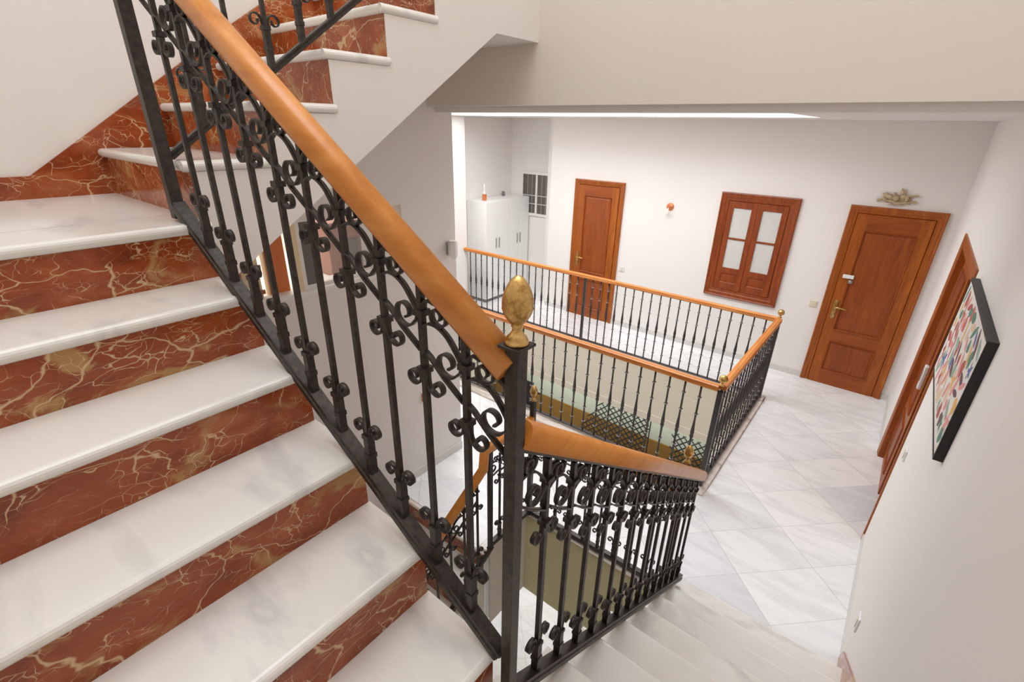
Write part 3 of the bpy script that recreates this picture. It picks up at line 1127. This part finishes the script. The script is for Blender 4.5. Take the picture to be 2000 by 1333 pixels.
# room behind the pass-through
struct('wall_side_room', MB().box(XL - 1.2, .3, 0, XL - 1.1, 2.5, 2.7), M['wall'], 'plain wall seen through the pass-through window')
struct('floor_side_room', MB().box(XL - 1.2, .3, 1.80, XL - .2, 2.4, 1.86), M['wall_w'])
struct('ceiling_side_room', MB().box(XL - 1.2, .3, 2.65, XL - .2, 2.4, 2.7), M['wall'])
struct('wall_side_room_end', MB().box(XL - 1.1, 2.30, 1.0, XL - .2, 2.4, 2.65), M['wall'])
struct('wall_side_room_near', MB().box(XL - 1.1, .3, 1.0, XL - .2, .4, 2.65), M['wall'])
kc = empty('wooden_cabinet', (XL - .34, 1.83, 1.86), 0, 'reddish wooden cabinet standing behind the sliding sash of the pass-through', 'cabinet')
MB().box(-.10, -.12, 0, .10, .12, .36).build('cabinet_body', M['cab'], kc, bevel=.004)
MB().box(.10, -.02, .05, .106, .10, .24).build('cabinet_door', M['darkglass'], kc)
MB().box(.10, -.11, .30, .112, .11, .33).build('cornice', M['cab'], kc)
pb = empty('wooden_board', (XL - .10, 1.22, PZ0 + .001), 0, 'orange wooden board standing upright on the pass-through sill', 'board')
MB().prism([(-.02, 0), (.11, 0), (.11, .40), (-.02, .38)], lambda a, b, d: (d, a, b), -.012, .012).build('board', M['pinewood'], pb)
MB().box(-.02, -.022, 0, .02, -.016, .36).build('edge_band', M['slat'], pb)
ch = empty('slatted_crate', (XL - .10, 1.08, PZ0 + .001), 0, 'small slatted wooden crate side standing left of the orange board', 'crate')
for i in range(3):
    MB().box(-.008, -.085 + i * .062, 0, .004, -.035 + i * .062, .26 + .012 * i).build('slat', M['slat'], ch)
MB().box(.004, -.09, .17, .014, .10, .195).build('crossbar', M['cab'], ch)
MB().box(.004, -.09, .02, .014, .10, .045).build('crossbar', M['cab'], ch)
MB().box(.004, -.035, 0, .016, -.015, .30).build('upright', M['cab'], ch)
wp = empty('white_panel', (XL - .36, 2.085, 1.86), 0, 'white upright panel with an orange wooden edge seen through the right end of the pass-through', 'panel')
MB().box(-.12, -.12, 0, .12, .10, .40).build('panel_board', M['lacq'], wp, bevel=.01)
MB().box(.10, .10, 0, .13, .15, .40).build('side_panel', M['pinewood'], wp)

# door_3 on the right wall
d3 = empty('door_3', (XW, 5.25, 0), -PI / 2, 'wooden double door standing ajar in the right wall beside the painting', None, None, 'structure')
casing(1.44, 2.12, .09, d3, M['door'], dp=.35)
MB().box(.09, 0, 0, .105, .2, 2.03).box(1.335, 0, 0, 1.35, .2, 2.03).box(.105, 0, 2.015, 1.335, .2, 2.03).build('door_lining', M['door'], d3)
lf = leaf(d3, .635, 2.01, .045, [(.14, .62), (.74, 1.88)], .10)
for o in lf.children:
    o.location.x += .105
MB().box(1.02, .045, 0, 1.335, .085, 2.01).build('door_leaf', M['panel'], d3)
MB().box(.7403, .052, 1.0, .7425, .078, 1.12).build('strike_plate', M['brass'], d3)
MB().box(.7403, .054, 1.85, .7425, .076, 1.93).build('latch_plate', M['brass'], d3)
MB().box(.105, .20, 0, 1.335, .21, 2.03).build('inner_lining', M['panel'], d3)
kl = empty('keypad_lock', (XW + .045, 4.60, 1.13), 0, 'white electronic lock with a grey front on the open wooden door of the right wall', 'lock')
MB().box(-.028, -.032, -.13, 0, .032, .07).build('lock_body', M['plastic'], kl, bevel=.008)
MB().box(-.031, -.02, -.06, -.0285, .02, .03).build('touch_panel', M['steel'], kl)

# ================================================================== GALLERY OBJECTS
# wardrobe in the recess: doors face +x
wd = empty('wardrobe', (-5.48, 6.42, 0), 0, 'tall white four-door wardrobe in the left recess of the gallery', 'wardrobe')
MB().box(-.21, -.57, .06, .20, .57, 1.70).build('carcass', M['lacq'], wd, bevel=.002)
MB().box(-.20, -.56, 0, .18, .56, .06).build('plinth', M['grey'], wd)
for i in range(4):
    y0 = -.57 + i * .285
    dr = MB().box(.2005, y0 + .0015, .065, .218, y0 + .2835, 1.695).build('door', M['lacq'], wd, bevel=.0015)
    hy = y0 + (.285 - .04 if i % 2 == 0 else .04)
    MB().box(.2185, hy - .007, .93, .236, hy + .007, 1.10).build('handle', M['steel'], dr, bevel=.002)

# rose lamp on the wardrobe
lp = empty('table_lamp', (-5.45, 6.02, 1.70), 0, 'small bottle lamp with an orange base on top of the white wardrobe', 'lamp')
MB().box(-.028, -.028, 0, .028, .028, .10).build('base', M['copper'], lp, bevel=.006)
MB().lathe([(.026, .10), (.016, .125), (.009, .15), (.008, .20), (.013, .22), (.010, .25), (.003, .262)], (0, 0, 0), 14).build('neck', M['opal'], lp)
cm = empty('small_speaker', (-5.60, 6.68, 1.70), 0, 'small grey rounded device on the wardrobe top right of the lamp', 'device')
MB().lathe([(.026, 0), (.030, .02), (.030, .055), (.024, .075), (.004, .085)], (0, 0, 0), 16).build('housing', M['grey'], cm)

# wall lamp at the end of the left wall
sc1 = empty('wall_lamp', (XL, 2.57, 1.95), 0, 'clear glass wall lamp at the end of the left wall above the rail', 'lamp')
MB().box(0, -.012, -.05, .022, .012, .055).build('bracket', M['steel'], sc1, bevel=.003)
MB().lathe([(.003, -.075), (.022, -.07), (.034, -.055), (.037, -.03), (.037, .055), (.036, .06)], (.062, 0, 0), 20).build('glass_shade', M['clear'], sc1)
MB().lathe([(.008, .02), (.012, .03), (.012, .062), (.030, .064), (.030, .07)], (.062, 0, 0), 14).build('lamp_holder', M['opal'], sc1)
MB().box(.02, -.005, .055, .065, .005, .066).build('arm', M['steel'], sc1)

# copper sconce on the far wall
sc2 = empty('copper_sconce', (-2.50, YB, 1.875), 0, 'round copper wall sconce between the left door and the wooden window', 'lamp')
MB().lathe([(.050, 0), (.050, -.010), (.044, -.016), (.012, -.020), (.006, -.05)], (0, 0, 0), 24, axis='y').build('back_plate', M['copper'], sc2)
MB().lathe([(.006, -.10), (.014, -.095), (.016, -.05), (.009, -.03), (.006, 0)], (-.008, -.05, -.01), 14).build('shade', M['opal'], sc2)


def switch(name, x, y, z, rz, label, mat='plastic', w_=.078, h_=.078, grp=None):
    s_ = empty(name, (x, y, z), rz, label, 'switch' if 'switch' in name else 'socket', 'light switches of the gallery' if 'switch' in name else None)
    MB().box(-w_ / 2, -.010, -h_ / 2, w_ / 2, 0, h_ / 2).build('cover_plate', M[mat], s_, bevel=.003)
    MB().box(-w_ * .28, -.014, -h_ * .3, w_ * .28, -.0102, h_ * .3).build('rocker', M['ivory'], s_, bevel=.002)


switch('light_switch', -3.10, YB, .90, 0, 'white light switch beside the left wooden door')
switch('light_switch', -.585, YB, .955, 0, 'ivory light switch just left of the wide wooden door', 'ivory')
switch('light_switch', XW, 3.53, .97, -PI / 2, 'pale switch on the right wall below the painting')
switch('wall_socket', XW, 2.64, .34, -PI / 2, 'low white socket on the right wall above the bottom steps', 'plastic', .075, .10)
hk = empty('wall_hook', (XL, 2.225, .76), 0, 'tiny wooden hook low on the left wall behind the iron bars', 'hook')
MB().box(0, -.012, -.04, .012, .012, .035).build('hook_plate', M['pinewood'], hk, bevel=.003)
MB().lathe([(.006, 0), (.006, .02), (.011, .026), (.010, .034)], (.012, 0, .0), 10, axis='x').build('peg', M['pinewood'], hk)

# gilt plaque of reclining winged children over the door
og = empty('gilt_plaque', (-.125, YB, 2.225), 0, 'gilt relief of winged children above the wide wooden door', 'plaque')
mb = MB()
B = lambda x, z, rx, rz_, rot=0, ry=.020, y=-.018: mb.ell((x, y, z), (rx, ry, rz_), 0, 12, 8, rot)
# left child: head, torso, legs trailing left
B(-.035, .035, .018, .019)
B(-.070, .005, .038, .022, -.25)
B(-.105, -.020, .032, .016, -.5)
B(-.138, -.028, .022, .010, .15)
B(-.160, -.035, .012, .016, .3)
B(-.060, -.028, .034, .010, .3)
B(-.098, .020, .026, .026, .2, .012)
B(-.120, .026, .022, .009, -.7, .010)
# right child
B(.030, .055, .019, .020)
B(.018, .080, .010, .018, .2, .012)
B(.046, .075, .008, .016, -.2, .012)
B(.050, .015, .030, .026, .2)
B(.078, .0, .018, .034, .1)
B(.100, .028, .040, .010, .05)
B(.145, .034, .026, .009, .0)
B(.085, -.040, .048, .012, .12)
B(.130, -.030, .030, .011, .25)
B(.155, -.030, .012, .012, 0)
# drapery cloud beneath
B(-.030, -.040, .050, .014, -.15)
B(.020, -.050, .048, .013, .05)
B(-.015, -.005, .030, .030, 0, .014)
B(.000, -.065, .075, .007, .05, .012)
mb.build('relief', M['gold'], og)
MB().box(-.10, -.006, -.055, .12, 0, .03).build('backing', M['gold'], og, bevel=.002)

# painting on the right wall
pt = empty('painting', (XW, 3.055, 1.826), -PI / 2, 'large abstract painting of coloured leaf shapes in a deep black frame', 'painting')
PWd, PHt = .575, .283
framed(MB(), -PWd, -PHt, PWd, PHt, .012, -.036, 0).build('frame', M['frame'], pt, bevel=.001)
MB().box(-PWd + .0121, -.033, -PHt + .0121, PWd - .0121, -.003, PHt - .0121).build('canvas', M['canvas'], pt)
cols = [srgb(*c_) for c_ in ((176, 92, 84), (96, 138, 120), (226, 176, 104), (112, 84, 88), (104, 116, 168), (222, 150, 146), (150, 176, 160),
                             (196, 108, 96), (222, 196, 168))]
pm = [plain('art_colour_%s' % n_, c_, .85) for n_, c_ in zip(('rust', 'teal', 'ochre', 'plum', 'blue', 'pink', 'sage', 'brick', 'sand'), cols)]
art = MB()
random.seed(11)
cells = []
for i in range(12):
    for j in range(6):
        cells.append((-PWd + .05 + (i + .5) * (2 * PWd - .1) / 12 + random.uniform(-.016, .016), -PHt + .03 + (j + .5) * (2 * PHt - .06) / 6 + random.uniform(-.014, .014)))
for q, (cx, cz) in enumerate(cells):
    kind = random.choice('lllbbfs')
    a = random.uniform(-.9, .9) + PI / 2 * random.choice((0, 0, 1))
    L_ = random.uniform(.050, .078)
    W_ = random.uniform(.015, .027)
    n_ = 16
    pts = []
    for t in range(n_):
        th = 2 * PI * t / n_
        if kind == 'l':
            x_, z_ = L_ * math.cos(th), W_ * math.sin(th) * abs(math.sin(th / 1)) ** .6
        elif kind == 'b':
            x_, z_ = L_ * .6 * math.cos(th) * (1 + .25 * math.cos(3 * th)), L_ * .55 * math.sin(th)
        elif kind == 'f':
            rr_ = L_ * (.65 + .35 * math.cos(5 * th))
            x_, z_ = rr_ * math.cos(th), rr_ * math.sin(th) * .8
        else:
            x_, z_ = L_ * math.cos(th), W_ * math.sin(th) + .012 * math.sin(2 * math.cos(th))
        ca, sa = math.cos(a), math.sin(a)
        X_, Z_ = cx + x_ * ca - z_ * sa, cz + x_ * sa + z_ * ca
        pts.append((max(-PWd + .014, min(PWd - .014, X_)), max(-PHt + .014, min(PHt - .014, Z_))))
    yv = -.0334 - .00002 * (q % 7)
    vs = [(cx, yv, cz)] + [(x_, yv, z_) for x_, z_ in pts]
    art.add(vs, [(0, 1 + t, 1 + (t + 1) % n_) for t in range(n_)], random.randrange(9))
art.build('printed_artwork', pm, pt)

# ================================================================== STOREY BELOW
def lattice(name, x0, x1, ztop, zbot, label, clip=None):
    r = empty(name, (x0, 6.1, zbot), 0, label, 'lattice gate', 'black lattice gates in the storey below')
    w_, h_ = x1 - x0, ztop - zbot
    st_ = .105
    mb = MB()
    for s_ in (1, -1):
        c0 = -h_
        while c0 < w_ + h_:
            # line z = s*(x - c0) clipped to the outline
            seg = []
            N = 60
            for i in range(N + 1):
                z_ = h_ * i / N
                x_ = c0 + (z_ if s_ > 0 else (h_ - z_))
                lo = (clip(z_) if clip else 0)
                if lo <= x_ <= w_:
                    seg.append((x_, z_))
            if len(seg) > 2:
                mb.strip([seg[0], seg[-1]], .006, .018, y0=.004 * s_)
            c0 += st_
    mb.build('lattice_bars', M['black'], r)
    e = MB()
    e.box(w_, -.01, 0, w_ + .012, .01, h_)
    e.build('end_stile', M['black'], r)
    # striped warning tape on the stile
    tp = MB()
    for i in range(12):
        tp.box(w_ + .012 if clip else -.05, -.012, .9 + i * .09, w_ + .05 if clip else -.012, .012, .9 + i * .09 + .088, i % 2)
    tp.build('striped_edge', [M['redp'], M['whitep']], r)
    return r


lattice('lattice_gate', -3.36, -2.16, -1.18, LZ, 'wide black lattice gate glimpsed through the near well railing',
        lambda z_: max(0, .37 - (2.62 - z_) * .62) if z_ > 2.0 else 0)
lattice('lattice_gate', -1.82, -.95, -1.24, LZ, 'narrower black lattice gate behind the small brass finial')
